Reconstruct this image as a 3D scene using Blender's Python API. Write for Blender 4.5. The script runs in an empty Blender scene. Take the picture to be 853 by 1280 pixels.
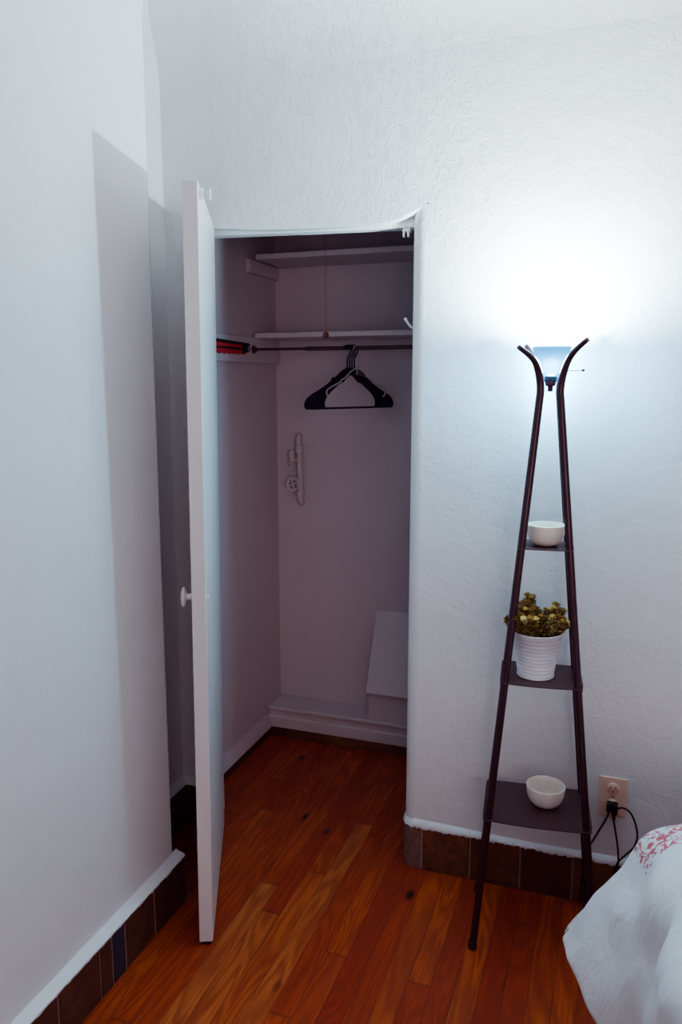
import bpy, bmesh, math, random
from mathutils import Vector, Matrix
from math import sin, cos, pi, radians
random.seed(7)
sc = bpy.context.scene
COL = sc.collection

# ------------------------------------------------------------------ helpers
def new_obj(name, me, parent=None):
    o = bpy.data.objects.new(name, me)
    COL.objects.link(o)
    if parent is not None:
        o.parent = parent
        o.matrix_parent_inverse = Matrix.Translation(-parent.location)
    return o

def obj(name, bm, mat, parent=None, bevel=0, smooth=False, angle=35, seg=2, subsurf=0):
    bmesh.ops.remove_doubles(bm, verts=bm.verts, dist=1e-6)
    bmesh.ops.recalc_face_normals(bm, faces=bm.faces)
    me = bpy.data.meshes.new(name)
    if smooth:
        for f in bm.faces: f.smooth = True
        a = radians(angle)
        for e in bm.edges:
            if len(e.link_faces) == 2 and e.calc_face_angle(0) > a: e.smooth = False
    bm.to_mesh(me); bm.free()
    for m in (mat if isinstance(mat, (list, tuple)) else [mat]): me.materials.append(m)
    o = new_obj(name, me, parent)
    if bevel:
        b = o.modifiers.new('Bevel', 'BEVEL'); b.width = bevel; b.segments = seg; b.limit_method = 'ANGLE'
        b.angle_limit = radians(40)
    if subsurf:
        s = o.modifiers.new('Sub', 'SUBSURF'); s.levels = s.render_levels = subsurf
    return o

def empty(name, loc=(0, 0, 0)):
    o = bpy.data.objects.new(name, None); COL.objects.link(o)
    o.empty_display_size = .05; o.location = loc
    return o

def tag(o, label, cat, group=None):
    o['label'] = label; o['category'] = cat
    if group: o['group'] = group
    return o

def struct(o, label=None, cat=None):
    o['kind'] = 'structure'
    if label: o['label'] = label
    if cat: o['category'] = cat
    return o

def box(bm, x0, x1, y0, y1, z0, z1, mi=0):
    v = [bm.verts.new((x, y, z)) for z in (z0, z1) for y in (y0, y1) for x in (x0, x1)]
    for q in ((0, 2, 3, 1), (4, 5, 7, 6), (0, 1, 5, 4), (2, 6, 7, 3), (0, 4, 6, 2), (1, 3, 7, 5)):
        f = bm.faces.new([v[i] for i in q]); f.material_index = mi
    return v

def BM(): return bmesh.new()

def prism(bm, pts, axis, a, b):
    """polygon pts (2D) extruded along axis from a to b.  axis 0: pts=(y,z), 1: pts=(x,z), 2: pts=(x,y)"""
    def P(p, t):
        return ((t, p[0], p[1]), (p[0], t, p[1]), (p[0], p[1], t))[axis]
    A = [bm.verts.new(P(p, a)) for p in pts]; B = [bm.verts.new(P(p, b)) for p in pts]
    bm.faces.new(A); bm.faces.new(B[::-1])
    n = len(pts)
    for i in range(n): bm.faces.new((A[i], B[i], B[(i + 1) % n], A[(i + 1) % n]))

def tube(bm, pts, r, n=10, cap=True, closed=False, flat=1.0):
    pts = [Vector(p) for p in pts]
    rs = r if isinstance(r, (list, tuple)) else [r] * len(pts)
    rings = []; prev = None
    m = len(pts)
    for i, p in enumerate(pts):
        if closed: t = (pts[(i + 1) % m] - pts[i - 1])
        else: t = pts[min(i + 1, m - 1)] - pts[max(i - 1, 0)]
        t.normalize()
        if prev is None:
            ref = Vector((0, 0, 1)) if abs(t.z) < .9 else Vector((1, 0, 0))
            u = t.cross(ref).normalized()
        else:
            u = (prev - t * prev.dot(t)).normalized()
        prev = u; w = t.cross(u)
        rings.append([bm.verts.new(p + u * cos(2 * pi * k / n) * rs[i] + w * sin(2 * pi * k / n) * rs[i] * flat) for k in range(n)])
    for i in range(m if closed else m - 1):
        a, b = rings[i], rings[(i + 1) % m]
        for k in range(n): bm.faces.new((a[k], a[(k + 1) % n], b[(k + 1) % n], b[k]))
    if cap and not closed:
        bm.faces.new(rings[0][::-1]); bm.faces.new(rings[-1])

def lathe(bm, prof, c, n=40, axis=None):
    """prof = [(r,z)...]; axis optional direction Vector"""
    c = Vector(c)
    q = Vector((0, 0, 1)).rotation_difference(Vector(axis).normalized()) if axis is not None else None
    rings = []
    for r, z in prof:
        if r < 1e-6:
            p = Vector((0, 0, z)); p = q @ p if q else p
            rings.append([bm.verts.new(c + p)])
        else:
            L = []
            for k in range(n):
                p = Vector((r * cos(2 * pi * k / n), r * sin(2 * pi * k / n), z)); p = q @ p if q else p
                L.append(bm.verts.new(c + p))
            rings.append(L)
    for a, b in zip(rings, rings[1:]):
        if len(a) == 1 and len(b) == 1: continue
        for k in range(n):
            k2 = (k + 1) % n
            if len(a) == 1: bm.faces.new((a[0], b[k], b[k2]))
            elif len(b) == 1: bm.faces.new((a[k], a[k2], b[0]))
            else: bm.faces.new((a[k], a[k2], b[k2], b[k]))

def catmull(P, k=8):
    P = [Vector(p) for p in P]; out = []
    for i in range(len(P) - 1):
        p0 = P[max(i - 1, 0)]; p1 = P[i]; p2 = P[i + 1]; p3 = P[min(i + 2, len(P) - 1)]
        for j in range(k):
            t = j / k
            out.append(.5 * ((2 * p1) + (-p0 + p2) * t + (2 * p0 - 5 * p1 + 4 * p2 - p3) * t * t + (-p0 + 3 * p1 - 3 * p2 + p3) * t ** 3))
    out.append(P[-1]); return out

def smooth_interp(xs, ys, x):
    if x <= xs[0]: return ys[0]
    if x >= xs[-1]: return ys[-1]
    for i in range(len(xs) - 1):
        if x <= xs[i + 1]:
            t = (x - xs[i]) / (xs[i + 1] - xs[i]); t = t * t * (3 - 2 * t) if False else t
            return ys[i] * (1 - t) + ys[i + 1] * t

# ------------------------------------------------------------------ materials
class NT:
    def __init__(s, name):
        s.m = bpy.data.materials.new(name); s.m.use_nodes = True
        s.t = s.m.node_tree; s.b = s.t.nodes['Principled BSDF']; s.out = s.t.nodes['Material Output']
    def n(s, typ, **kw):
        x = s.t.nodes.new(typ)
        for k, v in kw.items():
            if k.startswith('i_'): x.inputs[k[2:].replace('_', ' ')].default_value = v
            else: setattr(x, k, v)
        return x
    def l(s, a, b): s.t.links.new(a, b)
    def math(s, op, a, b=None, c=None):
        x = s.n('ShaderNodeMath', operation=op)
        for i, v in enumerate((a, b, c)):
            if v is None: continue
            if isinstance(v, (int, float)): x.inputs[i].default_value = v
            else: s.l(v, x.inputs[i])
        return x.outputs[0]
    def mix(s, f, a, b, typ='MIX'):
        x = s.n('ShaderNodeMix', data_type='RGBA', blend_type=typ)
        for i, v in ((0, f), (6, a), (7, b)):
            if isinstance(v, (int, float)): x.inputs[i].default_value = v
            elif isinstance(v, tuple): x.inputs[i].default_value = (*v, 1)[:4]
            else: s.l(v, x.inputs[i])
        return x.outputs[2]
    def ramp(s, f, stops):
        x = s.n('ShaderNodeValToRGB'); s.l(f, x.inputs[0]); cr = x.color_ramp
        while len(cr.elements) < len(stops): cr.elements.new(.5)
        for e, (p, c) in zip(cr.elements, stops):
            e.position = p; e.color = (*c, 1) if isinstance(c, tuple) else (c, c, c, 1)
        return x.outputs[0]
    def noise(s, vec, scale, detail=3, rough=.5, dist=0):
        x = s.n('ShaderNodeTexNoise'); x.inputs['Scale'].default_value = scale; x.inputs['Detail'].default_value = detail
        x.inputs['Roughness'].default_value = rough; x.inputs['Distortion'].default_value = dist
        if vec is not None: s.l(vec, x.inputs['Vector'])
        return x.outputs['Fac']
    def pos(s): return s.n('ShaderNodeNewGeometry').outputs['Position']
    def scale(s, vec, sx, sy, sz):
        x = s.n('ShaderNodeMapping'); x.inputs['Scale'].default_value = (sx, sy, sz); s.l(vec, x.inputs['Vector']); return x.outputs[0]
    def bump(s, h, strength, dist):
        x = s.n('ShaderNodeBump'); x.inputs['Strength'].default_value = strength; x.inputs['Distance'].default_value = dist
        s.l(h, x.inputs['Height']); s.l(x.outputs[0], s.b.inputs['Normal'])

def simple(name, col, rough=.5, metal=0, bump=0, bscale=60, var=0):
    k = NT(name); b = k.b
    b.inputs['Roughness'].default_value = rough; b.inputs['Metallic'].default_value = metal
    o = k.n('ShaderNodeTexCoord').outputs['Object']
    nz = k.noise(o, bscale, 3)
    if var:
        k.l(k.mix(nz, tuple(c * (1 - var) for c in col), tuple(min(1, c * (1 + var)) for c in col)), b.inputs['Base Color'])
    else: b.inputs['Base Color'].default_value = (*col, 1)
    if bump: k.bump(nz, bump, .002)
    return k.m

def plaster(name, col, rough=.6, strength=.62, rag=True):
    k = NT(name); P = k.pos()
    big = k.noise(P, 3.2, 3, .5)
    med = k.noise(P, 24, 5, .6, .6)
    fine = k.noise(P, 130, 3, .6)
    ridg = k.noise(k.scale(P, 26, 26, 17), 1.0, 6, .62, 2.2)
    rg = k.ramp(ridg, [(.50, 0.), (.60, 1.), (.66, .2)])
    patch = k.ramp(k.noise(P, 2.1, 2, .5), [(.42, 0.), (.62, 1.)])
    h = k.math('ADD', k.math('MULTIPLY', med, .55), k.math('MULTIPLY', fine, .16))
    dv_ = k.n('ShaderNodeVectorMath', operation='DISTANCE'); k.l(P, dv_.inputs[0]); dv_.inputs[1].default_value = (-.82, 2.2, 2.2)
    local = k.ramp(dv_.outputs['Value'], [(.22, 1.), (.62, .0)])
    h = k.math('ADD', h, k.math('MULTIPLY', k.math('MULTIPLY', rg, k.math('ADD', local, .08)), .34))
    h = k.math('ADD', h, k.math('MULTIPLY', big, 2.4))
    k.bump(h, strength, .006)
    c = k.mix(big, tuple(x * .97 for x in col), tuple(min(1, x * 1.03) for x in col))
    k.l(c, k.b.inputs['Base Color'])
    k.b.inputs['Roughness'].default_value = rough
    return k.m

WALL = plaster('white_plaster', (.80, .80, .81))
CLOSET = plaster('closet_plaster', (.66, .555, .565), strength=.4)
PAINT = simple('white_gloss_paint', (.80, .80, .80), .35, 0, .15, 25)
DOORP = simple('door_paint', (.78, .77, .76), .38, 0, .12, 18, .02)
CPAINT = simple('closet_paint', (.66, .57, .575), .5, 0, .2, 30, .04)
TRIM = simple('white_trim_paint', (.82, .84, .86), .45, 0, .8, 45, .03)

def floor_mat():
    k = NT('oak_strip_floor'); P = k.pos()
    s = k.n('ShaderNodeSeparateXYZ'); k.l(P, s.inputs[0]); X, Y = s.outputs[0], s.outputs[1]
    W = .0585
    u = k.math('DIVIDE', k.math('ADD', X, 10.02), W)
    iu = k.math('FLOOR', u); fu = k.math('FRACT', u)
    w1 = k.n('ShaderNodeTexWhiteNoise', noise_dimensions='1D'); k.l(iu, w1.inputs['W'])
    yl = k.math('DIVIDE', k.math('ADD', k.math('ADD', Y, 10.), k.math('MULTIPLY', w1.outputs[0], 3.)), 1.5)
    iy = k.math('FLOOR', yl); fy = k.math('FRACT', yl)
    cid = k.n('ShaderNodeCombineXYZ'); k.l(iu, cid.inputs[0]); k.l(iy, cid.inputs[1])
    w2 = k.n('ShaderNodeTexWhiteNoise', noise_dimensions='3D'); k.l(cid.outputs[0], w2.inputs['Vector'])
    r = w2.outputs['Value']
    # grain coordinates, shifted per plank
    off = k.n('ShaderNodeVectorMath', operation='MULTIPLY_ADD'); k.l(w2.outputs['Color'], off.inputs[0]); off.inputs[1].default_value = (7, 7, 7); k.l(P, off.inputs[2])
    G = off.outputs[0]
    cath = k.noise(k.scale(G, 9, 1.1, 1), 1., 2, .5, .4)
    rings = k.math('SINE', k.math('MULTIPLY', cath, 85.))
    rings = k.math('ADD', k.math('MULTIPLY', rings, .5), .5)
    fine = k.noise(k.scale(G, 330, 9, 1), 1., 4, .6)
    mott = k.noise(k.scale(G, 14, 3, 1), 1., 3, .5)
    vor = k.n('ShaderNodeTexVoronoi'); k.l(k.scale(G, 7.5, 3.6, 0), vor.inputs['Vector']); vor.inputs['Scale'].default_value = 1.
    knot = k.ramp(vor.outputs['Distance'], [(.04, 0.), (.13, 1.)])
    base = k.ramp(r, [(0., (.42, .060, .016)), (.3, (.50, .088, .019)), (.7, (.58, .120, .025)), (.93, (.64, .155, .033)), (1., (.70, .24, .07))])
    c = k.mix(k.math('MULTIPLY', rings, .50), base, (.20, .034, .010))
    c = k.mix(k.math('MULTIPLY', k.ramp(fine, [(.4, 0.), (.72, 1.)]), .55), c, (.17, .030, .010))
    c = k.mix(k.ramp(mott, [(.35, 0.), (.7, .5)]), c, (.28, .045, .012))
    c = k.mix(knot, (.035, .008, .005), c)
    e1 = k.math('MINIMUM', fu, k.math('SUBTRACT', 1., fu)); e2 = k.math('MINIMUM', fy, k.math('SUBTRACT', 1., fy))
    g1 = k.ramp(e1, [(0., .15), (.026, 1.)]); g2 = k.ramp(e2, [(0., .45), (.0012, 1.)])
    gap = k.math('MULTIPLY', g1, g2)
    c = k.mix(gap, (.13, .028, .010), c)
    k.l(c, k.b.inputs['Base Color'])
    k.l(k.ramp(mott, [(.3, .34), (.7, .5)]), k.b.inputs['Roughness'])
    k.b.inputs['Specular IOR Level'].default_value = .35
    h = k.math('ADD', k.math('MULTIPLY', gap, 1.), k.math('MULTIPLY', fine, .12))
    k.bump(h, .35, .0015)
    return k.m
FLOOR = floor_mat()

def tile_mat(name, ax, off, cols):
    k = NT(name); P = k.pos()
    s = k.n('ShaderNodeSeparateXYZ'); k.l(P, s.inputs[0])
    i = k.math('FLOOR', k.math('DIVIDE', k.math('ADD', s.outputs[ax], off), .1505))
    w = k.n('ShaderNodeTexWhiteNoise', noise_dimensions='1D'); k.l(i, w.inputs['W'])
    base = k.ramp(w.outputs[0], [(0., cols[0]), (.5, cols[1]), (1., cols[2])])
    m = k.noise(P, 22, 5, .65, .5)
    c = k.mix(k.ramp(m, [(.38, 0.), (.75, .8)]), base, (.045, .018, .014))
    m2 = k.noise(P, 60, 4, .6)
    c = k.mix(k.math('MULTIPLY', k.ramp(m2, [(.55, 0.), (.75, 1.)]), .5), c, (.14, .07, .035))
    k.l(c, k.b.inputs['Base Color']); k.b.inputs['Roughness'].default_value = .4
    k.bump(m, .5, .002)
    return k.m
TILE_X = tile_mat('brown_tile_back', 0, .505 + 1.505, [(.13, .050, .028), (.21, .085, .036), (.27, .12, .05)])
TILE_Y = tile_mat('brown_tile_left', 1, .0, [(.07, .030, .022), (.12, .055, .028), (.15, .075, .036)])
GROUT = simple('mortar', (.42, .28, .21), .9, 0, .8, 120, .2)
LTILE = simple('pale_worn_tile', (.24, .15, .11), .6, 0, .6, 60, .5)
NTILE = simple('navy_tile', (.03, .04, .065), .4, 0, .3, 60, .2)

BROWN = simple('dark_brown_enamel', (.060, .024, .030), .24, .25, 0, 40)
SHELFM = simple('brown_shelf_sheet', (.085, .042, .042), .42, 0, .05, 90, .1)
BLACK = simple('black_plastic', (.010, .009, .016), .35, 0, 0)
CORDM = simple('black_cord', (.014, .007, .010), .5)
CERAM = simple('white_ceramic', (.86, .77, .68), .28, 0, .05, 20, .01)
IVORY = simple('ivory_plastic', (.86, .62, .48), .4)
DARKSLOT = simple('slot_dark', (.02, .012, .01), .7)
METAL = simple('tarnished_metal', (.16, .09, .08), .4, .7, .3, 120, .4)
RODL = simple('worn_rod', (.10, .05, .048), .45, .4, .6, 200, .5)
RED = simple('red_cloth', (.62, .045, .035), .85, 0, .5, 200, .2)
WOODB = simple('wood_bead', (.20, .055, .02), .4, 0, 0, 60, .3)
STRING = simple('cotton_string', (.30, .15, .12), .9)
PALE = simple('pale_plastic', (.50, .44, .44), .35)
CARD = simple('brown_card', (.16, .09, .06), .8)
SOIL = simple('dark_soil', (.03, .018, .012), 1., 0, 1., 90, .4)
RUBBER = simple('dark_rubber', (.02, .012, .014), .8)
FRAMEM = simple('bed_frame_wood', (.12, .06, .035), .5, 0, .1, 20, .2)
TICK = simple('mattress_ticking', (.62, .62, .64), .9, 0, .2, 60)

def pot_mat():
    k = NT('white_enamel_pot'); P = k.pos()
    s = k.n('ShaderNodeSeparateXYZ'); k.l(P, s.inputs[0])
    w = k.math('SINE', k.math('MULTIPLY', s.outputs[2], 620.))
    k.b.inputs['Base Color'].default_value = (.74, .76, .80, 1); k.b.inputs['Roughness'].default_value = .38
    k.bump(w, .25, .0012); return k.m
POT = pot_mat()
def leaf_mat():
    k = NT('olive_leaves'); P = k.pos()
    f = k.noise(P, 70, 2, .5)
    oi = k.n('ShaderNodeNewGeometry').outputs['Random Per Island']
    c = k.ramp(oi, [(0., (.22, .12, .05)), (.3, (.48, .34, .07)), (.65, (.74, .57, .13)), (1., (.95, .85, .36))])
    c = k.mix(k.math('MULTIPLY', f, .25), c, (.10, .03, .03))
    k.l(c, k.b.inputs['Base Color']); k.b.inputs['Roughness'].default_value = .45
    return k.m
LEAF = leaf_mat()
STEM = simple('plant_stem', (.10, .06, .025), .7)
def duvet_mat():
    k = NT('white_duvet_cotton')
    uv = k.n('ShaderNodeUVMap').outputs[0]
    s = k.n('ShaderNodeSeparateXYZ'); k.l(uv, s.inputs[0]); U, V = s.outputs[0], s.outputs[1]
    P = k.pos()
    # printed red blossoms in a band along the far edge (V = metres from the far fold, U = metres from left fold)
    vor = k.n('ShaderNodeTexVoronoi'); vor.inputs['Scale'].default_value = 62; k.l(k.scale(uv, 1, .8, 0), vor.inputs['Vector'])
    dn = k.noise(uv, 70, 3, .6, 1.2)
    dot = k.ramp(dn, [(.50, 0.), (.54, 1.)])
    nz = k.noise(uv, 30, 3, .6)
    band = k.math('MULTIPLY', k.math('GREATER_THAN', V, k.math('ADD', -.07, k.math('MULTIPLY', nz, .09))), k.math('LESS_THAN', V, .05))
    lim = k.math('GREATER_THAN', U, -.20)
    m = k.math('MULTIPLY', k.math('MULTIPLY', dot, band), lim)
    c = k.mix(k.math('MULTIPLY', m, .85), (.80, .82, .85), (.60, .04, .06))
    bl = k.math('MULTIPLY', k.math('MULTIPLY', k.ramp(k.noise(uv, 55, 2), [(.6, 0.), (.66, 1.)]), band), lim)
    c = k.mix(k.math('MULTIPLY', bl, .5), c, (.25, .33, .45))
    k.l(c, k.b.inputs['Base Color']); k.b.inputs['Roughness'].default_value = .9
    k.b.inputs['Sheen Weight'].default_value = .15
    wr = k.noise(k.scale(P, 26, 20, 7), 1., 4, .55, .5)
    k.bump(k.math('ADD', wr, k.math('MULTIPLY', k.noise(P, 600, 2), .03)), .75, .012)
    return k.m
DUVET = duvet_mat()

def cup_mat():
    k = NT('frosted_lamp_bowl')
    tp = k.n('ShaderNodeBsdfTransparent'); tp.inputs[0].default_value = (.29, .43, .50, 1)
    k.b.inputs['Base Color'].default_value = (.02, .05, .07, 1); k.b.inputs['Roughness'].default_value = .3
    b = k.n('ShaderNodeMixShader'); b.inputs[0].default_value = .80; k.l(k.b.outputs[0], b.inputs[1]); k.l(tp.outputs[0], b.inputs[2])
    k.l(b.outputs[0], k.out.inputs[0]); return k.m
CUP = cup_mat()

# ------------------------------------------------------------------ room shell
WX, WR, YB, YR, ZC, CR = -1.352, 2.3, 2.196, -1.9, 2.66, .28   # recess wall x, right wall x, main wall y, rear wall y, ceiling, cove radius
LX, LY = -1.15, 1.80                                           # projecting left wall face and its end
RX0, RX1, RH = -1.250, -.568, 1.945                            # closet opening
WT = .10

bm = BM(); box(bm, -1.6, WR + .1, YR - .1, 3.2, -.05, 0)
struct(obj('floor', bm, FLOOR), 'reddish brown varnished oak strip floor running into the closet', 'floor')

def cove(n=10):   # (offset from wall, z) from wall top to the ceiling
    return [(CR * (1 - cos(t * pi / 2 / n)), ZC - CR + CR * sin(t * pi / 2 / n)) for t in range(n + 1)]

# main wall: polygon with door notch, rounded plaster edges, and a cove on top
bm = BM()
def near(a, b): return abs(a - b) < 1e-4
BR_ = .044
edge_z = [(RX0, 1.962), (-1.17, 1.964), (-1.02, 1.951), (-.89, 1.946), (-.70, 1.944), (-.64, 1.948), (-.60, 1.954), (-.565, 1.964), (RX1 + BR_, 1.990)]
poly = edge_z + [(WR, 1.990), (WR, ZC - CR), (WX - .1, ZC - CR), (WX - .1, 1.962)]
prism(bm, poly, 1, YB, YB + WT)
be = [e for e in bm.edges if all(near(v.co.y, YB) and RX0 - .001 < v.co.x < RX1 + BR_ + .001 and 1.9 < v.co.z < 1.9901 for v in e.verts)]
bmesh.ops.bevel(bm, geom=be, offset=.012, segments=4, affect='EDGES', profile=.5, clamp_overlap=True)
arc = [(RX1 + BR_ * (1 - cos(t * pi / 20)), YB + BR_ * (1 - sin(t * pi / 20))) for t in range(11)]
prism(bm, [(RX1, YB + WT)] + arc + [(WR, YB), (WR, YB + WT)], 2, 0, 1.990)
box(bm, WX - .1, RX0, YB, YB + WT, 0, 1.962)
bmesh.ops.triangulate(bm, faces=[f for f in bm.faces if len(f.verts) > 4])
o = obj('wall_back', bm, WALL, smooth=True, angle=50)
wn = o.modifiers.new('WN', 'WEIGHTED_NORMAL'); wn.keep_sharp = True; wn.weight = 80
struct(o, 'white plaster wall with the closet opening', 'wall')

bm = BM()
C = cove(14)
pr = [(YB - d, z) for d, z in C] + [(YB + .1, ZC), (YB + .1, ZC - CR)]
prism(bm, pr, 0, WX - .1, WR)
struct(obj('trim_1', bm, WALL, smooth=True, angle=30), 'curved plaster cove over the closet wall', 'cove')

# projecting left wall with its cove
bm = BM()
pr = [(LX + d, z) for d, z in C] + [(LX - .12, ZC), (LX - .12, 0), (LX, 0)]
prism(bm, pr, 1, YR, LY)
bmesh.ops.bevel(bm, geom=[e for e in bm.edges if all(near(v.co.y, LY) and near(v.co.x, LX) for v in e.verts)], offset=.012, segments=4, affect='EDGES', profile=.5)
o = obj('wall_left', bm, WALL, smooth=True, angle=30); wn = o.modifiers.new('WN', 'WEIGHTED_NORMAL'); wn.keep_sharp = True
struct(o, 'white plaster wall at the left, curving into the ceiling', 'wall')
bm = BM()
box(bm, WX - .1, WX, LY - .3, YB, 0, ZC)
struct(obj('wall_recess', bm, WALL), 'set back plaster wall behind the open door', 'wall')
bm = BM()
c2 = [(.16 * (1 - cos(t * pi / 20)), ZC - .16 + .16 * sin(t * pi / 20)) for t in range(11)]
prism(bm, [(WX + d, z) for d, z in c2] + [(WX - .05, ZC), (WX - .05, ZC - .16)], 1, LY - .3, YB)
struct(obj('trim_3', bm, WALL, smooth=True, angle=30), 'curved plaster cove in the recess', 'cove')
bm = BM(); box(bm, WX - .1, WR + .1, YR - .1, YB + .1, ZC, ZC + .05)
struct(obj('ceiling', bm, WALL), 'white plaster ceiling', 'ceiling')
bm = BM(); box(bm, WR, WR + .1, YR, YB + .1, 0, ZC); struct(obj('wall_right', bm, WALL), 'white wall out of view', 'wall')
bm = BM(); box(bm, WX - .1, WR + .1, YR - .1, YR, 0, ZC); struct(obj('wall_rear', bm, WALL), 'white wall behind the camera', 'wall')

# closet shell
CY, CXR, CXL, CH = 3.035, -.45, -1.355, 2.32
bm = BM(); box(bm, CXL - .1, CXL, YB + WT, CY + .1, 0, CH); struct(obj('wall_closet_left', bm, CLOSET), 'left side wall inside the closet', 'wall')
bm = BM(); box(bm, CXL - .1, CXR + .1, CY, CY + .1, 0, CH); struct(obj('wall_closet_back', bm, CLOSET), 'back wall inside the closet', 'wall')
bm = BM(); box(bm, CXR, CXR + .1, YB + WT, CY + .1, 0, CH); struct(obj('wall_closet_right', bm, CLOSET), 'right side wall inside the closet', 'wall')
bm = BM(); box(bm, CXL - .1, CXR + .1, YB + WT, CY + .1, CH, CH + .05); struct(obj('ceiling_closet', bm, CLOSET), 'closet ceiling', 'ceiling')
# wooden head of the opening, slightly out of level
bm = BM()
vs = box(bm, RX0, RX1, YB + .040, YB + .085, 1.938, 1.99)
for v in vs:
    if v.co.z < 1.95: v.co.z = 1.952 if v.co.x < -1 else 1.936
struct(obj('trim_4', bm, PAINT, bevel=.003), 'painted wooden head board of the closet opening', 'trim')
# closet: low plastered ledge across the back, tile strip under it
bm = BM()
box(bm, CXL, CXR, 2.906, CY, .04, .118); box(bm, CXL, CXR, 2.896, CY, .118, .134); box(bm, CXL, CXR, 2.899, 2.91, .04, .088)
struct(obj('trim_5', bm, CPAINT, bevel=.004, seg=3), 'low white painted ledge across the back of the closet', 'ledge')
bm = BM(); box(bm, CXL, CXR, 2.900, 2.94, 0, .041)
struct(obj('baseboard_closet_back', bm, TILE_X, bevel=.003), 'dark tile strip along the closet back', 'baseboard')
bm = BM(); box(bm, CXL, CXL + .010, YB + WT, 2.9, 0, .036)
struct(obj('baseboard_closet_left', bm, TILE_Y, bevel=.002), 'dark tile strip along the closet left wall', 'baseboard')
bm = BM(); prism(bm, [(CXL, .036), (CXL + .016, .036), (CXL + .011, .06), (CXL, .10)], 1, YB + WT, 2.9)
struct(obj('trim_6', bm, CLOSET, bevel=.003), 'flared white plaster foot of the closet left wall', 'trim')

# baseboards -------------------------------------------------
def ragged_cap(bm, x0, x1, yf, yw, z0, z1, n):
    """white paint line with uneven lower edge over the tiles, along X"""
    rows = []
    for i in range(n + 1):
        x = x0 + (x1 - x0) * i / n
        dz = random.uniform(-.0035, .004); wz = .003 * sin(x * 9)
        rows.append([bm.verts.new(p) for p in ((x, yf - .001, z0 + dz), (x, yf - .003, z0 + .006 + dz * .5 + wz * .3), (x, yf + .003, z1 - .004 + wz), (x, yw + .001, z1 + .004 + wz))])
    for a, b in zip(rows, rows[1:]):
        for j in range(3): bm.faces.new((a[j], b[j], b[j + 1], a[j + 1]))

b1 = empty('baseboard_back', (.9, YB, 0)); struct(b1, 'brown square tile baseboard under a ragged white paint line', 'baseboard')
bm = BM()
seams = [-.505 + .1505 * i for i in range(-1, 20)]
x = -.505
box(bm, RX1 + .043, WR, YB - .003, YB + .01, 0, .146)
obj('mortar', bm, GROUT, b1)
bm = BM()
for i in range(19):
    a = -.505 + .1505 * i + .003; b_ = min(a + .1505 - .0055, WR)
    if a > WR - .01: break
    j = random.uniform(-.001, .001)
    box(bm, a, b_, YB - .008 + j, YB + .005, .0, .142 + j)
obj('tile', bm, TILE_X, b1, bevel=.003)
bm = BM()   # pale corner tile, curved round the jamb
R_ = .045
arc = [(RX1 - .004 + R_ * (1 - cos(t * pi / 2 / 8)), YB + R_ - .006 - R_ * sin(t * pi / 2 / 8)) for t in range(9)]
poly = [(RX1 - .004, YB + .098)] + arc + [(-.508, YB - .006)] + [(-.508, YB + .02), (RX1 + .02, YB + .098)]
prism(bm, poly, 2, 0, .142)
obj('corner_tile', bm, LTILE, b1, bevel=.002)['label'] = 'pale worn tile rounding the corner'
bm = BM()
ragged_cap(bm, RX1 + .035, WR, YB - .008, YB, .138, .158, 420)
ar = [(RX1 - .006 + R_ * (1 - cos(t * pi / 2 / 8)), YB + R_ - .008 - R_ * sin(t * pi / 2 / 8)) for t in range(9)]
ar = [(RX1 - .006, YB + .095)] + ar
rows = []
for (px_, py_) in ar:
    dz = random.uniform(-.003, .003)
    rows.append([bm.verts.new(p) for p in ((px_, py_, .138 + dz), (px_ + .001, py_ + .001, .150), (px_ + .006, py_ + .006, .160))])
for a, b_ in zip(rows, rows[1:]):
    for j in range(2): bm.faces.new((a[j], b_[j], b_[j + 1], a[j + 1]))
obj('paint_line', bm, TRIM, b1, smooth=True, angle=60)

# left wall: tile baseboard standing proud of the wall with a sloping white cap
b2 = empty('baseboard_left', (LX, .5, 0)); struct(b2, 'brown tile baseboard along the left wall with white sloping cap', 'baseboard')
FX = LX + .026
bm = BM(); box(bm, LX, FX - .002, YR, LY + .010, 0, .146); obj('mortar', bm, GROUT, b2)
bm = BM(); bn = BM(); ys = [1.655, 1.52, 1.468]
edges = [(1.658, LY + .013), (1.5225, 1.653), (1.4165, 1.463)]
y = 1.4135
while y > YR + .16:
    edges.append((y - .148, y)); y -= .1505
for a, b_ in edges: box(bm, LX, FX + random.uniform(-.001, .001), a, b_, 0, .143)
box(bn, LX, FX, 1.4665, 1.519, 0, .143)
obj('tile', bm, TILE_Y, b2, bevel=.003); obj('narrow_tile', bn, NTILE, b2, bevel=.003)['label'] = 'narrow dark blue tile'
bm = BM()
n = 260; rows = []
for i in range(n + 1):
    y = YR + (LY + .016 - YR) * i / n
    dz = random.uniform(-.003, .002) * (1 if i % 3 else 0)
    rows.append([bm.verts.new(p) for p in ((FX + .0015, y, .139 + dz), (FX + .002, y, .144), (FX - .004, y, .150), (LX + .003, y, .155), (LX - .002, y, .159))])
for a, b_ in zip(rows, rows[1:]):
    for j in range(4): bm.faces.new((a[j], b_[j], b_[j + 1], a[j + 1]))
for r_ in (rows[0], rows[-1]):
    v = bm.verts.new((LX, r_[0].co.y, .134)); bm.faces.new(r_ + [v])
obj('paint_line', bm, TRIM, b2, smooth=True, angle=40)

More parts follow.
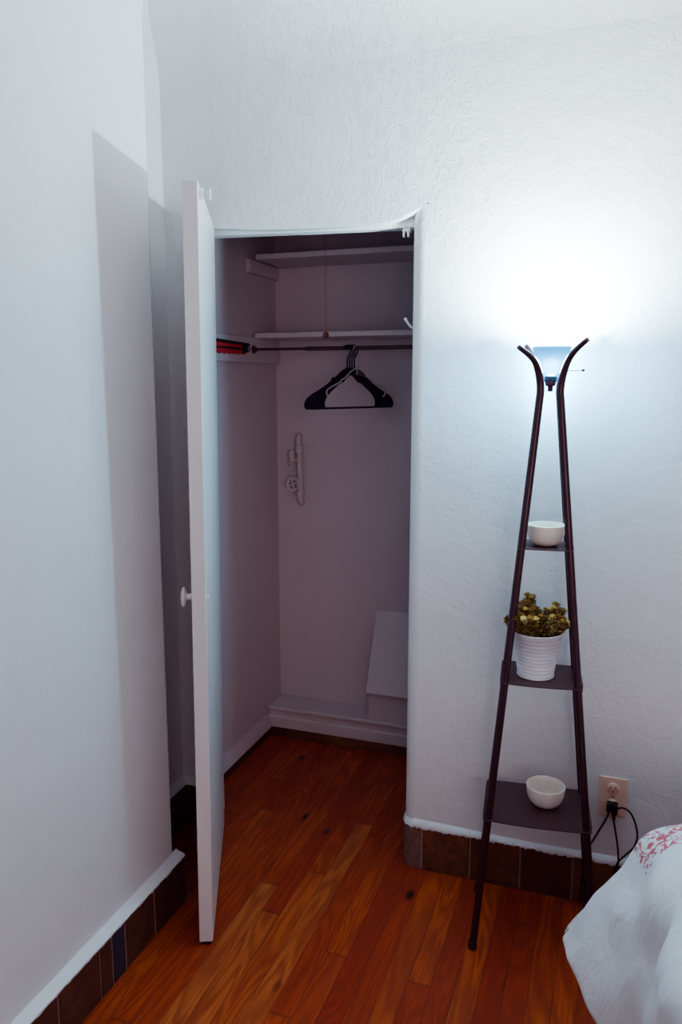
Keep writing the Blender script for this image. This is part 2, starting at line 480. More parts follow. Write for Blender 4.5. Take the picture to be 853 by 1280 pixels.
b3 = empty('baseboard_recess', (WX, 2.0, 0)); struct(b3, 'dark tile baseboard in the recess behind the door', 'baseboard')
bm = BM()
box(bm, WX, WX + .022, LY - .05, 1.98, 0, .145); box(bm, WX, WX + .022, 1.983, YB, 0, .145); box(bm, WX + .022, RX0 - .02, YB - .022, YB, 0, .145)
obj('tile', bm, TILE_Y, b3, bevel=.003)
bm = BM(); prism(bm, [(WX, .145), (WX + .024, .145), (WX + .004, .165), (WX, .165)], 1, LY - .05, YB)
prism(bm, [(YB, .145), (YB - .024, .145), (YB - .004, .165), (YB, .165)], 0, WX, RX0 - .02)
obj('paint_line', bm, WALL, b3)

# ------------------------------------------------------------------ the door
ang = math.atan2(-.512, .236)       # from hinge towards the free edge
hx, hy = -1.196, 2.192
door = empty('door_1', (hx, hy, .012)); struct(door, 'white flat closet door standing open towards the room', 'door')
L, TH, HT = .570, .0365, 1.955
def dobj(name, bm, mat, **kw):
    o = obj(name, bm, mat, None, **kw); o.parent = door; return o
# door local frame: +x along door to its free edge, face at y=0 is the right face, body towards -y
bm = BM(); box(bm, 0, L, -TH, 0, .0, HT)
dobj('door_panel', bm, DOORP, bevel=.0025)
bm = BM()
KZ, KX = .953, L - .045
lathe(bm, [(0, 0), (.016, 0), (.016, .002), (.010, .004), (.008, .010), (.009, .016), (.014, .018), (.023, .020), (.026, .023), (.024, .027), (.014, .030), (0, .031)], (KX, -TH, KZ), 28, axis=(0, -1, 0))
dobj('door_knob', bm, DOORP, smooth=True, angle=50)
bm = BM(); lathe(bm, [(0, 0), (.006, 0), (.006, .002), (.003, .005), (0, .006)], (L - .045, 0, KZ + .0), 16, axis=(0, 1, 0))
dobj('knob_screw', bm, PAINT, smooth=True)
bm = BM(); box(bm, L - .05, L - .022, 0, .010, HT - .035, HT - .012); box(bm, L - .045, L - .028, .010, .026, HT - .030, HT - .020)
box(bm, L - .046, L - .027, .022, .027, HT - .036, HT - .012)
dobj('catch_plate', bm, PAINT, bevel=.002)
bm = BM(); box(bm, L - .03, L - .004, -TH + .006, -.006, -.011, .001)
dobj('rubber_stop', bm, RUBBER, bevel=.002)
bm = BM()
for z in (.2, 1.0, 1.75): tube(bm, [(-.003, -TH - .004, z), (-.003, -TH - .004, z + .09)], .006, 12)
dobj('hinge', bm, PAINT, smooth=True)
door.rotation_euler = (0, radians(.55), 0)
door.rotation_euler = (Matrix.Rotation(radians(.55), 3, 'Y') @ Matrix.Rotation(ang, 3, 'Z')).to_euler()

# catch and hook on the frame
k = bm = BM(); box(bm, -.604, -.582, YB + .045, YB + .070, 1.928, 1.937); box(bm, -.602, -.597, YB + .040, YB + .05, 1.912, 1.930); box(bm, -.589, -.584, YB + .040, YB + .05, 1.912, 1.930)
tag(obj('door_catch', bm, PAINT, bevel=.001), 'small white catch under the head of the closet opening', 'door catch')
bm = BM(); tube(bm, catmull([(RX1, YB + .075, 1.664), (RX1 - .006, YB + .072, 1.662), (RX1 - .014, YB + .068, 1.665), (RX1 - .022, YB + .064, 1.676), (RX1 - .027, YB + .062, 1.684)], 6), .0032, 10)
lathe(bm, [(0, -.005), (.004, -.003), (.005, 0), (.004, .003), (0, .005)], (RX1 - .028, YB + .062, 1.686), 12)
lathe(bm, [(0, 0), (.009, 0), (.008, .004), (0, .005)], (RX1, YB + .075, 1.664), 14, axis=(-1, 0, 0))
tag(obj('coat_hook', bm, PAINT, smooth=True), 'white bent coat hook on the right side of the closet opening', 'hook')

# ------------------------------------------------------------------ closet contents
SHG = 'painted shelves in the closet'
us = empty('closet_shelf', (-.9, 2.9, 1.965)); tag(us, 'upper white painted shelf in the closet on side cleats', 'shelf')
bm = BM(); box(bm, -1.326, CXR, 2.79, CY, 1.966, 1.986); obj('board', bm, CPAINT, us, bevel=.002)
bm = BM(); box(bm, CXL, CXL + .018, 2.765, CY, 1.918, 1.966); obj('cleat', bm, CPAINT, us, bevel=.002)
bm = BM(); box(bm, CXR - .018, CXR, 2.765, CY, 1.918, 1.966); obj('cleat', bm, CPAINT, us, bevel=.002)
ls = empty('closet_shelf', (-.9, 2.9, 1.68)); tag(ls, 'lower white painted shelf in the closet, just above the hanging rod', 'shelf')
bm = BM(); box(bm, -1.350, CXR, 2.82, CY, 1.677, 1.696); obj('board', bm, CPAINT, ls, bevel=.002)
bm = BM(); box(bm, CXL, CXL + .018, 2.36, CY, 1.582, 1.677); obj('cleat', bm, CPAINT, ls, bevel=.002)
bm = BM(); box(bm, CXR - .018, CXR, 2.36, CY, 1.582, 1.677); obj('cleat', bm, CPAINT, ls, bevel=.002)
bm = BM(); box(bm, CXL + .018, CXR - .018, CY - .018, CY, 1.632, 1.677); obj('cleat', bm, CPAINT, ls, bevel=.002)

RY, RZ = 2.78, 1.632
rod = empty('clothes_rod', (-.9, RY, RZ)); tag(rod, 'thin dark metal clothes rod spanning the closet under the lower shelf', 'rod')
bm = BM(); tube(bm, [(CXL + .018, RY, RZ), (-1.10, RY, RZ)], .0050, 12); obj('thin_tube', bm, RODL, rod, smooth=True)
bm = BM(); tube(bm, [(-1.12, RY, RZ), (CXR - .018, RY, RZ)], .0075, 14); obj('thick_tube', bm, RODL, rod, smooth=True)
bm = BM(); lathe(bm, [(0, 0), (.016, 0), (.016, .004), (.009, .006), (.009, .014), (0, .014)], (CXL + .018, RY, RZ), 18, axis=(1, 0, 0)); obj('end_flange', bm, METAL, rod, smooth=True)

# hangers
def ring_shape(bm, outer, inner, t):
    n = len(outer)
    def lay(s, L): return [bm.verts.new((x, s, z)) for x, z in L]
    o1, i1, o2, i2 = lay(-t / 2, outer), lay(-t / 2, inner), lay(t / 2, outer), lay(t / 2, inner)
    for i in range(n):
        j = (i + 1) % n
        bm.faces.new((o1[i], o1[j], i1[j], i1[i])); bm.faces.new((o2[i], i2[i], i2[j], o2[j]))
        bm.faces.new((o1[i], o2[i], o2[j], o1[j])); bm.faces.new((i1[i], i1[j], i2[j], i2[i]))
half_o = [(0, -.068), (.030, -.082), (.062, -.106), (.072, -.103), (.079, -.116), (.100, -.130), (.135, -.148), (.170, -.163), (.195, -.178), (.207, -.194), (.209, -.208), (.200, -.219), (.150, -.219), (.08, -.219), (0, -.219)]
half_i = [(0, -.092), (.028, -.099), (.056, -.122), (.070, -.127), (.078, -.130), (.096, -.142), (.118, -.157), (.133, -.170), (.143, -.182), (.148, -.193), (.148, -.203), (.145, -.212), (.130, -.2125), (.07, -.2125), (0, -.2125)]
def full(h): return h + [(-x, z) for x, z in h[::-1][1:-1]]
def hook_pts(z0, R=.0185):
    p = [(0, 0, z0), (0, 0, -.045), (.002, 0, -.033), (.010, 0, -.024)]
    for a in range(-35, 196, 21):
        p.append((R * cos(radians(a)), 0, R * sin(radians(a)) - .006))
    return p
def black_hanger():
    r = empty('clothes_hanger')
    bm = BM(); ring_shape(bm, full(half_o), full(half_i), .007); obj('hanger_body', bm, BLACK, r, bevel=.0022)
    bm = BM(); tube(bm, hook_pts(-.075), .0028, 8); obj('hook', bm, BLACK, r, smooth=True)
    return r
def copy_tree(o):
    c = o.copy(); COL.objects.link(c)
    for ch in o.children:
        d = ch.copy(); COL.objects.link(d); d.parent = c
    return c
HB = radians(62)
ROD_TOP = RZ + .0075
hz = ROD_TOP - .0125 + .0028
proto = black_hanger()
HX = -.9545
labs = ['black plastic clothes hanger, leftmost of the row on the rod',
        'black plastic clothes hanger, second from the left on the rod',
        'black plastic clothes hanger, third from the left on the rod',
        'black plastic clothes hanger next to the pale slim hanger']
for i in range(4):
    h = proto if i == 0 else copy_tree(proto)
    h.location = (HX + i * .0093, RY, hz); h.rotation_euler = (0, 0, HB)
    tag(h, labs[i], 'hanger', 'black hangers on the closet rod')
ph = empty('clothes_hanger'); tag(ph, 'slim pale hanger with a clear hook, rightmost on the rod', 'hanger')
bm = BM()
ol = [(0, -.070), (.03, -.083), (.062, -.108), (.075, -.112), (.085, -.122), (.12, -.136), (.142, -.146), (.150, -.156), (.147, -.170), (.138, -.176)]
tube(bm, catmull([(x, 0, z) for x, z in ol], 5), .0030, 8); tube(bm, catmull([(-x, 0, z) for x, z in ol], 5), .0030, 8)
obj('hanger_body', bm, PALE, ph, smooth=True)
bm = BM(); tube(bm, hook_pts(-.095, .0185), .0026, 8); obj('hook', bm, PALE, ph, smooth=True)
bm = BM(); prism(bm, [(.004, -.066), (.048, -.093), (.040, -.104), (.006, -.098)], 1, -.001, .001); obj('card_tag', bm, CARD, ph)['label'] = 'brown card tag at the neck'
ph.location = (HX + 4 * .0093 + .001, RY, hz); ph.rotation_euler = (0, 0, HB)

# pull string with bead
ps = empty('pull_string', (-.934, 2.5, 1.66)); tag(ps, 'thin light pull string with a small wooden bead hanging in the closet', 'pull string')
bm = BM(); tube(bm, [(-.934, 2.5, 1.668), (-.935, 2.5, CH)], .0009, 6); obj('string', bm, STRING, ps)
bm = BM(); lathe(bm, [(0, -.012), (.006, -.0105), (.0098, -.004), (.0098, .003), (.006, .009), (.0022, .011), (.002, .0145), (0, .015)], (-.934, 2.5, 1.662), 20); obj('bead', bm, WOODB, ps, smooth=True)

# red cloth strap on the cleat
st = empty('folded_strap', (-1.33, 2.55, 1.60)); tag(st, 'red folded strap with black fringed stripes on the closet side cleat', 'strap')
def strap_piece(z0f, z1f, y0, y1, xb, th, n=26, wob=.002):
    bm = BM(); rows = []
    for i in range(n + 1):
        y = y0 + (y1 - y0) * i / n; t = i / n
        a, b_ = z0f(t), z1f(t); w = wob * sin(i * 2.1)
        rows.append([bm.verts.new(p) for p in ((xb, y, a + w), (xb + th, y, a + w + .003), (xb + th, y, b_ + w * .5 - .003), (xb, y, b_ + w * .5))])
    for a, b_ in zip(rows, rows[1:]):
        for j in range(4): bm.faces.new((a[j], b_[j], b_[(j + 1) % 4], a[(j + 1) % 4]))
    bm.faces.new(rows[0]); bm.faces.new(rows[-1][::-1]); return bm
XB = CXL + .018
obj('red_band', strap_piece(lambda t: 1.607 + .004 * t, lambda t: 1.661 - .012 * t, 2.36, 2.69, XB, .012), RED, st)
obj('black_stripe', strap_piece(lambda t: 1.648 - .008 * t, lambda t: 1.660 - .008 * t, 2.36, 2.72, XB + .011, .004, 60, .0015), BLACK, st)
obj('black_stripe', strap_piece(lambda t: 1.626 - .003 * t, lambda t: 1.632 + .003 * t, 2.36, 2.69, XB + .011, .004, 60, .0015), BLACK, st)
obj('black_end', strap_piece(lambda t: 1.613 + .004 * t, lambda t: 1.655 - .006 * t, 2.665, 2.70, XB + .001, .015), BLACK, st)
bm = BM()
tube(bm, catmull([(XB + .007, 2.70, 1.628), (XB + .007, 2.715, 1.620), (XB + .007, 2.73, 1.626), (XB + .007, 2.735, 1.638)], 6), .0022, 8); obj('clip', bm, METAL, st, smooth=True)['label'] = 'small metal hook at the strap end'

# painted pipe fitting on back wall
pf = empty('pipe_valve', (-1.243, CY, 1.14)); tag(pf, 'old painted gas pipe with small valves on the closet back wall', 'pipe')
py_ = CY - .022
bm = BM(); tube(bm, catmull([(-1.250, CY, 1.288), (-1.250, CY - .012, 1.287), (-1.2495, py_, 1.278), (-1.246, py_, 1.20), (-1.243, py_, 1.10), (-1.241, py_, 1.02), (-1.241, CY - .012, 1.008), (-1.241, CY, 1.006)], 6), .0115, 14); obj('pipe', bm, CLOSET, pf, smooth=True)
bm = BM(); lathe(bm, [(.0115, -.018), (.017, -.016), (.017, .016), (.0115, .018)], (-1.2475, py_, 1.235), 18); obj('collar', bm, CLOSET, pf, smooth=True, angle=60); bm = BM(); lathe(bm, [(.0115, -.015), (.0165, -.013), (.0165, .013), (.0115, .015)], (-1.242, py_, 1.045), 18); obj('collar', bm, CLOSET, pf, smooth=True, angle=60)
bm = BM(); lathe(bm, [(0, -.024), (.009, -.022), (.013, -.015), (.013, .016), (.010, .024), (0, .027)], (-1.276, py_ - .012, 1.205), 18); tube(bm, [(-1.25, py_, 1.19), (-1.276, py_ - .012, 1.19)], .006, 8)
tube(bm, [(-1.276, py_ - .012, 1.183), (-1.276, py_ - .012, 1.135)], .005, 8); tube(bm, [(-1.292, py_ - .012, 1.158), (-1.258, py_ - .012, 1.158)], .005, 8)
obj('valve', bm, CLOSET, pf, smooth=True)
bm = BM()
cx_, cy_, cz_ = -1.266, py_ - .026, 1.088
tube(bm, [(cx_ + .025 * cos(a * pi / 10), cy_, cz_ + .025 * sin(a * pi / 10)) for a in range(20)], .0058, 8, closed=True)
for a in (20, 110, 200, 290): tube(bm, [(cx_, cy_, cz_), (cx_ + .024 * cos(radians(a)), cy_, cz_ + .024 * sin(radians(a)))], .0045, 6)
tube(bm, [(cx_, cy_ - .004, cz_), (cx_, CY - .012, cz_)], .006, 8); tube(bm, [(cx_, py_, cz_), (-1.243, py_, cz_)], .006, 8)
obj('hand_wheel', bm, CLOSET, pf, smooth=True)

# sloping access box at the right
ab = empty('sloped_box', (-.68, 2.96, .134)); tag(ab, 'white painted wooden box with sloping lid on the closet ledge', 'box')
bm = BM(); prism(bm, [(2.903, .134), (2.903, .246), (CY, .520), (CY, .134)], 0, -.903, CXR); obj('box_body', bm, CPAINT, ab, bevel=.002)
bm = BM(); prism(bm, [(2.893, .246), (2.888, .256), (CY - .002, .566), (CY - .001, .535)], 0, -.910, CXR); obj('lid', bm, CPAINT, ab, bevel=.0015)

# ------------------------------------------------------------------ floor lamp with shelves
LC = Vector((-.162, 2.035, 0)); phi = radians(6)
e1 = Vector((cos(phi), sin(phi), 0)); e2 = Vector((-sin(phi), cos(phi), 0))
FW, FD = .315, .240
FL = Vector((-.292, 1.896, 0))
feet = {(0, 0): FL, (1, 0): FL + e1 * FW, (0, 1): FL + e2 * FD, (1, 1): FL + e1 * FW + e2 * FD}
ZT = 1.488
DZ = -.026
lamp = empty('floor_lamp', (-.15, 2.03, 0)); tag(lamp, 'tall dark brown shelf floor lamp glowing against the white wall', 'lamp')
def legpt(i, j, z):
    top = LC + e1 * (i - .5) * .046 + e2 * (j - .5) * .060 + Vector((0, 0, ZT))
    return feet[(i, j)].lerp(top, z / ZT)
for (i, j) in feet:
    sx, sy = (1 if i else -1), (1 if j else -1)
    out = (e1 * sx + e2 * sy).normalized()
    F = legpt(i, j, 0)
    top = legpt(i, j, ZT)
    base = LC + e1 * sx * .023 + e2 * sy * .030
    P = [legpt(i, j, .02), legpt(i, j, .4), legpt(i, j, .8), legpt(i, j, 1.2), legpt(i, j, 1.44)]
    dr = -.008 if (i, j) == (0, 0) else (.008 if i else .002)
    ex = {(0, 0): .080, (0, 1): .056, (1, 0): .078, (1, 1): .078}[(i, j)]
    arm = [base + out * .001 + Vector((0, 0, 1.51 + DZ)), base + out * .006 + Vector((0, 0, 1.545 + DZ)), base + out * .020 + Vector((0, 0, 1.578 + DZ + dr * .3)), base + out * (.034 if ex < .06 else .042) + Vector((0, 0, 1.600 + DZ + dr * .7)), base + out * ex + Vector((0, 0, 1.622 + DZ + dr))]
    pth = catmull(P + arm, 8); m_ = len(pth)
    bm = BM(); tube(bm, pth, [.0097 if q < m_ - 24 else .0097 - .0038 * (q - m_ + 24) / 23 for q in range(m_)], 14)
    lg = obj('leg', bm, BROWN, lamp, smooth=True)
    bm = BM(); lathe(bm, [(0, 0), (.0115, .001), (.0125, .008), (.0115, .018), (.0105, .022), (.0088, .024)], (F.x, F.y, 0.0), 16); obj('foot_cap', bm, BROWN, lg, smooth=True) if False else obj('foot_cap', bm, BROWN, lamp, smooth=True)
def shelf(z, w_over, bow, name='lamp_shelf'):
    bm = BM()
    a, b_, c, d = legpt(0, 0, z), legpt(1, 0, z), legpt(1, 1, z), legpt(0, 1, z)
    cen = (a + b_ + c + d) / 4
    def outp(p, k): v = (p - cen); v.z = 0; return p + v.normalized() * k
    a, b_, c, d = [outp(p, w_over) for p in (a, b_, c, d)]
    edge = []
    n = 10
    for p, q, s in ((a, b_, bow), (b_, c, 0), (c, d, bow * .3), (d, a, 0)):
        nn = (q - p).cross(Vector((0, 0, 1))).normalized()
        for t in range(n): edge.append((p.lerp(q, t / n) + nn * s * 4 * (t / n) * (1 - t / n)))
    T = [bm.verts.new((p.x, p.y, z)) for p in edge]; B = [bm.verts.new((p.x, p.y, z - .0025)) for p in edge]
    bm.faces.new(T); bm.faces.new(B[::-1]); m = len(T)
    for i in range(m): bm.faces.new((T[i], B[i], B[(i + 1) % m], T[(i + 1) % m]))
    o = obj(name, bm, SHELFM, lamp)
    # folded down side flanges
    for p, q in ((d, a), (b_, c)):
        bm = BM(); dv = (q - p).normalized() ; nrm = dv.cross(Vector((0, 0, 1))) * .0012
        p2 = p.lerp(q, .1); q2 = p.lerp(q, .9)
        vs = [(p2 + nrm), (q2 + nrm), (q2 - nrm), (p2 - nrm)]
        prism(bm, [(v.x, v.y) for v in vs], 2, z - .014, z + .006)
        obj('side_flange', bm, SHELFM, o) if False else obj('side_flange', bm, SHELFM, lamp)
    return z
ZS = (.370, .742, 1.092)
shelf(ZS[0], .017, .008); shelf(ZS[1], .015, .008); shelf(ZS[2], .012, .005)
# lamp bowl and socket
bm = BM()
cup_prof = [(r, z + DZ) for r, z in [(.015, 1.532), (.024, 1.545), (.031, 1.562), (.038, 1.585), (.045, 1.606), (.048, 1.617)]]
lathe(bm, cup_prof + [(r - .0022, z + .0005) for r, z in cup_prof[::-1]], (LC.x, LC.y, 0), 40)
obj('lamp_shade', bm, CUP, lamp, smooth=True)['label'] = 'blue grey frosted cup shade'
bm = BM(); lathe(bm, [(0, 1.482), (.0065, 1.482), (.0065, 1.494), (.012, 1.496), (.014, 1.505), (.014, 1.51), (.015, 1.520), (.010, 1.524), (0, 1.524)], (LC.x, LC.y, 0), 24)
obj('socket', bm, BROWN, lamp, smooth=True, angle=50)
bm = BM(); s0 = LC + Vector((.03, -.01, 1.532)); tube(bm, [s0, s0 + Vector((.045, -.004, .0015))], .0012, 8); tube(bm, [s0 + Vector((.044, -.004, .0015)), s0 + Vector((.051, -.004, .0017))], .0032, 10)
obj('switch', bm, METAL, lamp, smooth=True)

# bowls
def bowl(name, x, y, z, R, H, label):
    bm = BM()
    prof = [(0, 0), (R * .42, 0), (R * .50, .002)]
    for t in range(1, 9):
        a = t / 8 * pi / 2
        prof.append((R * (.50 + .50 * sin(a)), H * (1 - cos(a)) * .98 + .002 * (1 - t / 8)))
    prof += [(R * .995, H), (R * .93, H + .001), (R * .89, H - .003)]
    for t in range(7, -1, -1):
        a = t / 8 * pi / 2
        prof.append((R * (.36 + .50 * sin(a)), .008 + (H - .012) * (1 - cos(a))))
    prof.append((0, .0075))
    lathe(bm, prof, (0, 0, 0), 48)
    o = obj(name, bm, CERAM, smooth=True, angle=60); o.location = (x, y, z)
    tag(o, label, 'bowl'); return o
bowl('bowl', -.130, 2.045, ZS[0], .052, .056, 'small white ceramic bowl on the lowest shelf of the lamp')
bowl('bowl', -.157, 2.03, ZS[2], .049, .054, 'small white ceramic bowl on the top shelf above the plant')

# potted plant
PX, PY = -.168, 2.025
plant = empty('potted_plant', (PX, PY, ZS[1])); tag(plant, 'bushy olive green plant in a white ribbed pot on the middle lamp shelf', 'plant')
bm = BM()
pp = [(0, 0), (.046, 0), (.0485, .002), (.0485, .006), (.047, .008), (.064, .116), (.0665, .118), (.0668, .122), (.0645, .124), (.062, .120), (.050, .03), (0, .03)]
lathe(bm, pp, (PX, PY, ZS[1]), 48); obj('pot', bm, POT, plant, smooth=True, angle=50)
bm = BM(); lathe(bm, [(0, .112), (.0585, .1095), (.056, .1), (0, .1)], (PX, PY, ZS[1]), 32); obj('soil', bm, SOIL, plant, smooth=True)
bs = BM(); bl = BM()
rnd = random.Random(11)
def leaf(bm, p, d, up, s):
    d = d.normalized(); w = d.cross(up)
    if w.length < .01: w = d.cross(Vector((1, 0, 0)))
    w.normalize(); u = w.cross(d)
    L_, Wd = s, s * .42
    pts = [p, p + d * L_ * .35 + w * Wd * .8 + u * .0008, p + d * L_ * .75 + w * Wd + u * .001, p + d * L_ - u * .001, p + d * L_ * .75 - w * Wd + u * .001, p + d * L_ * .35 - w * Wd * .8 + u * .0008]
    mid1 = bm.verts.new(p + d * L_ * .5 - u * .0014)
    v = [bm.verts.new(q) for q in pts]
    for i in range(6): bm.faces.new((v[i], v[(i + 1) % 6], mid1))
top0 = ZS[1] + .112
for sidx in range(84):
    a = rnd.uniform(0, 2 * pi); r = .056 * math.sqrt(rnd.random())
    b0 = Vector((PX + r * cos(a) * .75, PY + r * sin(a) * .75, top0 - .01))
    lean = (r / .056) ** 1.3
    h = rnd.uniform(.058, .088) * (1.05 - .45 * lean)
    # two taller clumps, left and right of the middle
    xx = r * cos(a)
    clump = math.exp(-((xx + .022) / .014) ** 2) + .85 * math.exp(-((xx - .034) / .013) ** 2)
    h *= (.72 + .62 * clump)
    tip = b0 + Vector((cos(a) * lean * .042, sin(a) * lean * .042, h + .012))
    mid = b0.lerp(tip, .5) + Vector((cos(a) * lean * .006, sin(a) * lean * .006, .004))
    path = catmull([b0, mid, tip], 4)
    tube(bs, path, .0011, 5)
    for q in range(9):
        t = .25 + .75 * q / 8
        idx = min(int(t * (len(path) - 1)), len(path) - 2)
        p = path[idx].lerp(path[idx + 1], t * (len(path) - 1) - idx)
        for m_ in range(3):
            aa = q * 1.1 + m_ * 2.094 + rnd.uniform(-.4, .4)
            dd = Vector((cos(aa), sin(aa), rnd.uniform(.1, .9)))
            leaf(bl, p, dd, Vector((0, 0, 1)), rnd.uniform(.009, .013))
    od = Vector((cos(a) * lean, sin(a) * lean, .9)).normalized(); ou_ = od.orthogonal().normalized(); ow = od.cross(ou_)
    for m_ in range(7):
        aa = m_ * .8976 + sidx; leaf(bl, tip, ou_ * cos(aa) + ow * sin(aa) + od * .8, od, rnd.uniform(.0085, .0125))
obj('stem', bs, STEM, plant)
me_l = obj('foliage', bl, LEAF, plant)
for p_ in me_l.data.polygons: p_.use_smooth = True

# ------------------------------------------------------------------ outlet and cords
out = empty('wall_outlet', (.0445, YB, .285)); tag(out, 'ivory double wall outlet between the lamp and the bed', 'outlet')
bm = BM(); box(bm, .008, .083, YB - .0055, YB, .287, .404); obj('cover_plate', bm, IVORY, out, bevel=.003, seg=3)
for zc in (.372, .322):
    bm = BM(); lathe(bm, [(0, .0075), (.0155, .0075), (.0165, .0065), (.0165, 0), (0, 0)], (.0455, YB - .001, zc), 28, axis=(0, -1, 0)); f = obj('receptacle', bm, IVORY, out, smooth=True, angle=50)
    bm = BM()
    for dx, hh in ((-.0062, .0042), (.0062, .0036)): box(bm, .0455 + dx - .0011, .0455 + dx + .0011, YB - .0089, YB - .008, zc + .003 - hh, zc + .003 + hh)
    lathe(bm, [(0, .0005), (.0022, .0005), (.0022, 0), (0, 0)], (.0455, YB - .0083, zc - .0085), 12, axis=(0, -1, 0))
    o = obj('slots', bm, DARKSLOT, out)
bm = BM(); lathe(bm, [(0, .0015), (.0022, .001), (.0025, 0), (0, 0)], (.0455, YB - .0055, .3465), 14, axis=(0, -1, 0)); obj('screw', bm, METAL, out, smooth=True)

BXc = .0435
c1 = empty('power_cord', (.02, 2.15, .2)); tag(c1, 'black cord running down left from the outlet to the lamp', 'cord')
bm = BM(); box(bm, BXc - .0135, BXc + .002, YB - .034, YB - .009, .311, .336); obj('plug', bm, BLACK, c1, bevel=.003)
bm = BM(); tube(bm, catmull([(BXc - .006, YB - .030, .313), (BXc - .012, YB - .028, .290), (BXc - .035, YB - .026, .235), (BXc - .055, YB - .024, .185), (BXc - .066, YB - .022, .12), (-.028, YB - .016, .03), (-.03, YB - .016, .004)], 8), .0026, 8); obj('cable', bm, CORDM, c1, smooth=True)
c2_ = empty('power_cord', (.05, 2.15, .2)); tag(c2_, 'black cord with a wide loop right of the outlet, falling behind the bed', 'cord')
bm = BM(); box(bm, BXc + .0025, BXc + .017, YB - .034, YB - .009, .305, .336)
lathe(bm, [(0, 0), (.006, 0), (.0045, .018), (.003, .022), (0, .022)], (BXc + .006, YB - .026, .308), 12, axis=(.1, 0, -1))
obj('plug', bm, BLACK, c2_, bevel=.003)
bm = BM(); tube(bm, catmull([(BXc + .006, YB - .026, .300), (BXc + .009, YB - .026, .280), (BXc + .018, YB - .026, .235), (BXc + .025, YB - .025, .19), (BXc + .026, YB - .024, .15), (BXc + .018, YB - .023, .08), (BXc + .02, YB - .022, .01), (BXc + .10, YB - .03, .004)], 8), .0026, 8); obj('cable', bm, CORDM, c2_, smooth=True)
bm = BM(); tube(bm, catmull([(BXc + .014, YB - .030, .324), (BXc + .030, YB - .034, .333), (BXc + .050, YB - .034, .322), (BXc + .066, YB - .033, .288), (BXc + .072, YB - .032, .250), (BXc + .064, YB - .032, .218), (BXc + .044, YB - .031, .190), (BXc + .024, YB - .031, .160), (BXc + .016, YB - .03, .11), (BXc + .01, YB - .03, .01), (BXc + .05, YB - .05, .004)], 8), .0026, 8); obj('cable', bm, CORDM, c2_, smooth=True)

# ------------------------------------------------------------------ bed and duvet
bed = empty('bed', (.8, .65, 0)); tag(bed, 'bed under the white duvet at the lower right', 'bed')
bm = BM(); box(bm, .20, 1.55, -.38, 1.57, .28, .54); obj('mattress', bm, TICK, bed, bevel=.04, seg=4)
bm = BM(); box(bm, .19, 1.56, -.39, 1.58, .20, .28); obj('bed_frame', bm, FRAMEM, bed, bevel=.006)
for x in (.21, 1.48):
    for y in (-.37, 1.50):
        bm = BM(); box(bm, x, x + .06, y, y + .06, 0, .20); obj('leg', bm, FRAMEM, bed, bevel=.004)

bm = BM(); uvl = bm.loops.layers.uv.new('UVMap')
ZD = .622; X0, Y0 = .25, 1.60
rnd = random.Random(5)
import mathutils
N3 = mathutils.noise
def duvet_pt(u, v):
    """u: metres left of the left fold (negative = on top), v: metres beyond the far fold"""
    su = max(u, 0); sv = max(v, 0)
    # drape profiles
    t = min(1, max(0, (-v - .01) / .20)); t = t * t * (3 - 2 * t)
    kk = radians(60 + 23 * t)
    def prof(s_, k, R=.18):
        rr = R / k
        if s_ <= R: return rr * sin(s_ / rr), rr * (1 - cos(s_ / rr))
        return rr * sin(k) + (s_ - R) * cos(k), rr * (1 - cos(k)) + (s_ - R) * sin(k)
    ou, du = prof(su, kk)
    ov, dv = prof(sv, radians(80), .10)
    x = X0 - (ou if u > 0 else u); y = Y0 + (ov if v > 0 else v)
    z = ZD - (du ** 3 + dv ** 3) ** (1 / 3.) * 1.0
    # quilt puffiness and folds
    f = N3.noise(Vector((u * 7, v * 7, 1.3))) * .007 + N3.noise(Vector((u * 16, v * 16, 4.3))) * .0045
    z += f
    hang = min(1, su / .12)
    fold = sin(v * 34 + 2.5 * N3.noise(Vector((u * 4, v * 5, 7)))) * .011 * hang * (1 if v < .06 else .3)
    x -= fold + hang * N3.noise(Vector((u * 10, v * 12, 9))) * .012
    return Vector((x, y, max(z, .03)))
us_ = [-1.30 + i * .05 for i in range(20)] + [-.33 + i * .0125 for i in range(int((.33 + .49) / .0125) + 1)]
vs_ = [-1.95 + i * .06 for i in range(19)] + [-.80 + i * .0125 for i in range(int((.80 + .27) / .0125) + 1)]
grid = {}
for i, u in enumerate(us_):
    for j, v in enumerate(vs_): grid[i, j] = bm.verts.new(duvet_pt(u, v))
for i in range(len(us_) - 1):
    for j in range(len(vs_) - 1):
        f = bm.faces.new((grid[i, j], grid[i, j + 1], grid[i + 1, j + 1], grid[i + 1, j])); f.smooth = True
        for lp, (a, b_) in zip(f.loops, ((i, j), (i, j + 1), (i + 1, j + 1), (i + 1, j))):
            lp[uvl].uv = (-us_[a], vs_[b_])
me = bpy.data.meshes.new('duvet'); bmesh.ops.recalc_face_normals(bm, faces=bm.faces); bm.to_mesh(me); bm.free(); me.materials.append(DUVET)
dv = new_obj('duvet', me); tag(dv, 'white rumpled duvet with small red printed flowers over the bed corner', 'duvet')
so = dv.modifiers.new('S', 'SOLIDIFY'); so.thickness = .018; so.offset = -1 if me.polygons[0].normal.z > 0 else 1
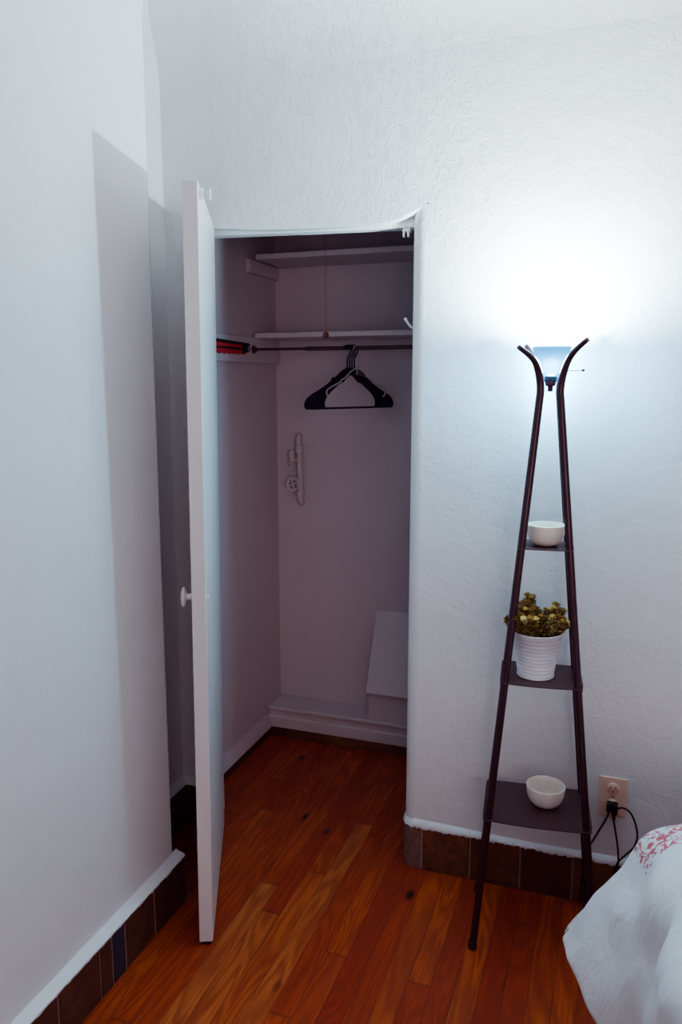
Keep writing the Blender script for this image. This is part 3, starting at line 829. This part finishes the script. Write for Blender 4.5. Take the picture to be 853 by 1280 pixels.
sb = dv.modifiers.new('Sub', 'SUBSURF'); sb.levels = sb.render_levels = 1

# ------------------------------------------------------------------ lights
def light(name, typ, loc, energy, color, **kw):
    d = bpy.data.lights.new(name, typ); d.energy = energy; d.color = color
    for k_, v_ in kw.items(): setattr(d, k_, v_)
    o = bpy.data.objects.new(name, d); COL.objects.link(o); o.location = loc; return o
light('lamp_bulb', 'POINT', (LC.x, LC.y, 1.560), 110, (.77, .94, 1.0), shadow_soft_size=.032)
a = light('rear_fill', 'AREA', (1.35, YR + .05, 1.35), 26, (1.0, .77, .79), shape='RECTANGLE', size=1.6, size_y=1.3)  # soft pinkish fill added behind the camera; the rear wall has no window
a.rotation_euler = (radians(90), 0, 0)
w = bpy.data.worlds.new('World'); sc.world = w; w.use_nodes = True
w.node_tree.nodes['Background'].inputs[0].default_value = (.5, .45, .5, 1); w.node_tree.nodes['Background'].inputs[1].default_value = .05

# ------------------------------------------------------------------ camera
F_PX, YAW, PITCH = 975., radians(19.4), radians(9.3)
cam = bpy.data.cameras.new('camera'); co = bpy.data.objects.new('camera', cam); COL.objects.link(co)
cam.sensor_fit = 'VERTICAL'; cam.sensor_height = 36; cam.lens = F_PX / 1280 * 36
cam.clip_start = .02
co.location = (0, 0, 1.5); co.rotation_euler = (radians(90) - PITCH, 0, YAW)
sc.camera = co

vs = sc.view_settings
sc.display_settings.display_device = 'sRGB'
vs.view_transform = 'AgX'; vs.look = 'AgX - Medium High Contrast'; vs.exposure = -0.10; vs.gamma = 1.0
vs.use_curve_mapping = True
cm = vs.curve_mapping
cm.extend = 'EXTRAPOLATED'
for ci, pts_ in ((0, [(0, .0026), (.03, .030), (.10, .100), (1, .975)]), (1, [(0, .0004), (.03, .0245), (.10, .092), (1, 1.0)]), (2, [(0, .0022), (.03, .030), (.10, .100), (1, 1.0)])):
    cv = cm.curves[ci]
    for p_ in pts_[1:-1]: cv.points.new(*p_)
    for q_, p_ in zip(cv.points, pts_): q_.location = p_; q_.handle_type = 'VECTOR'
cm.update()
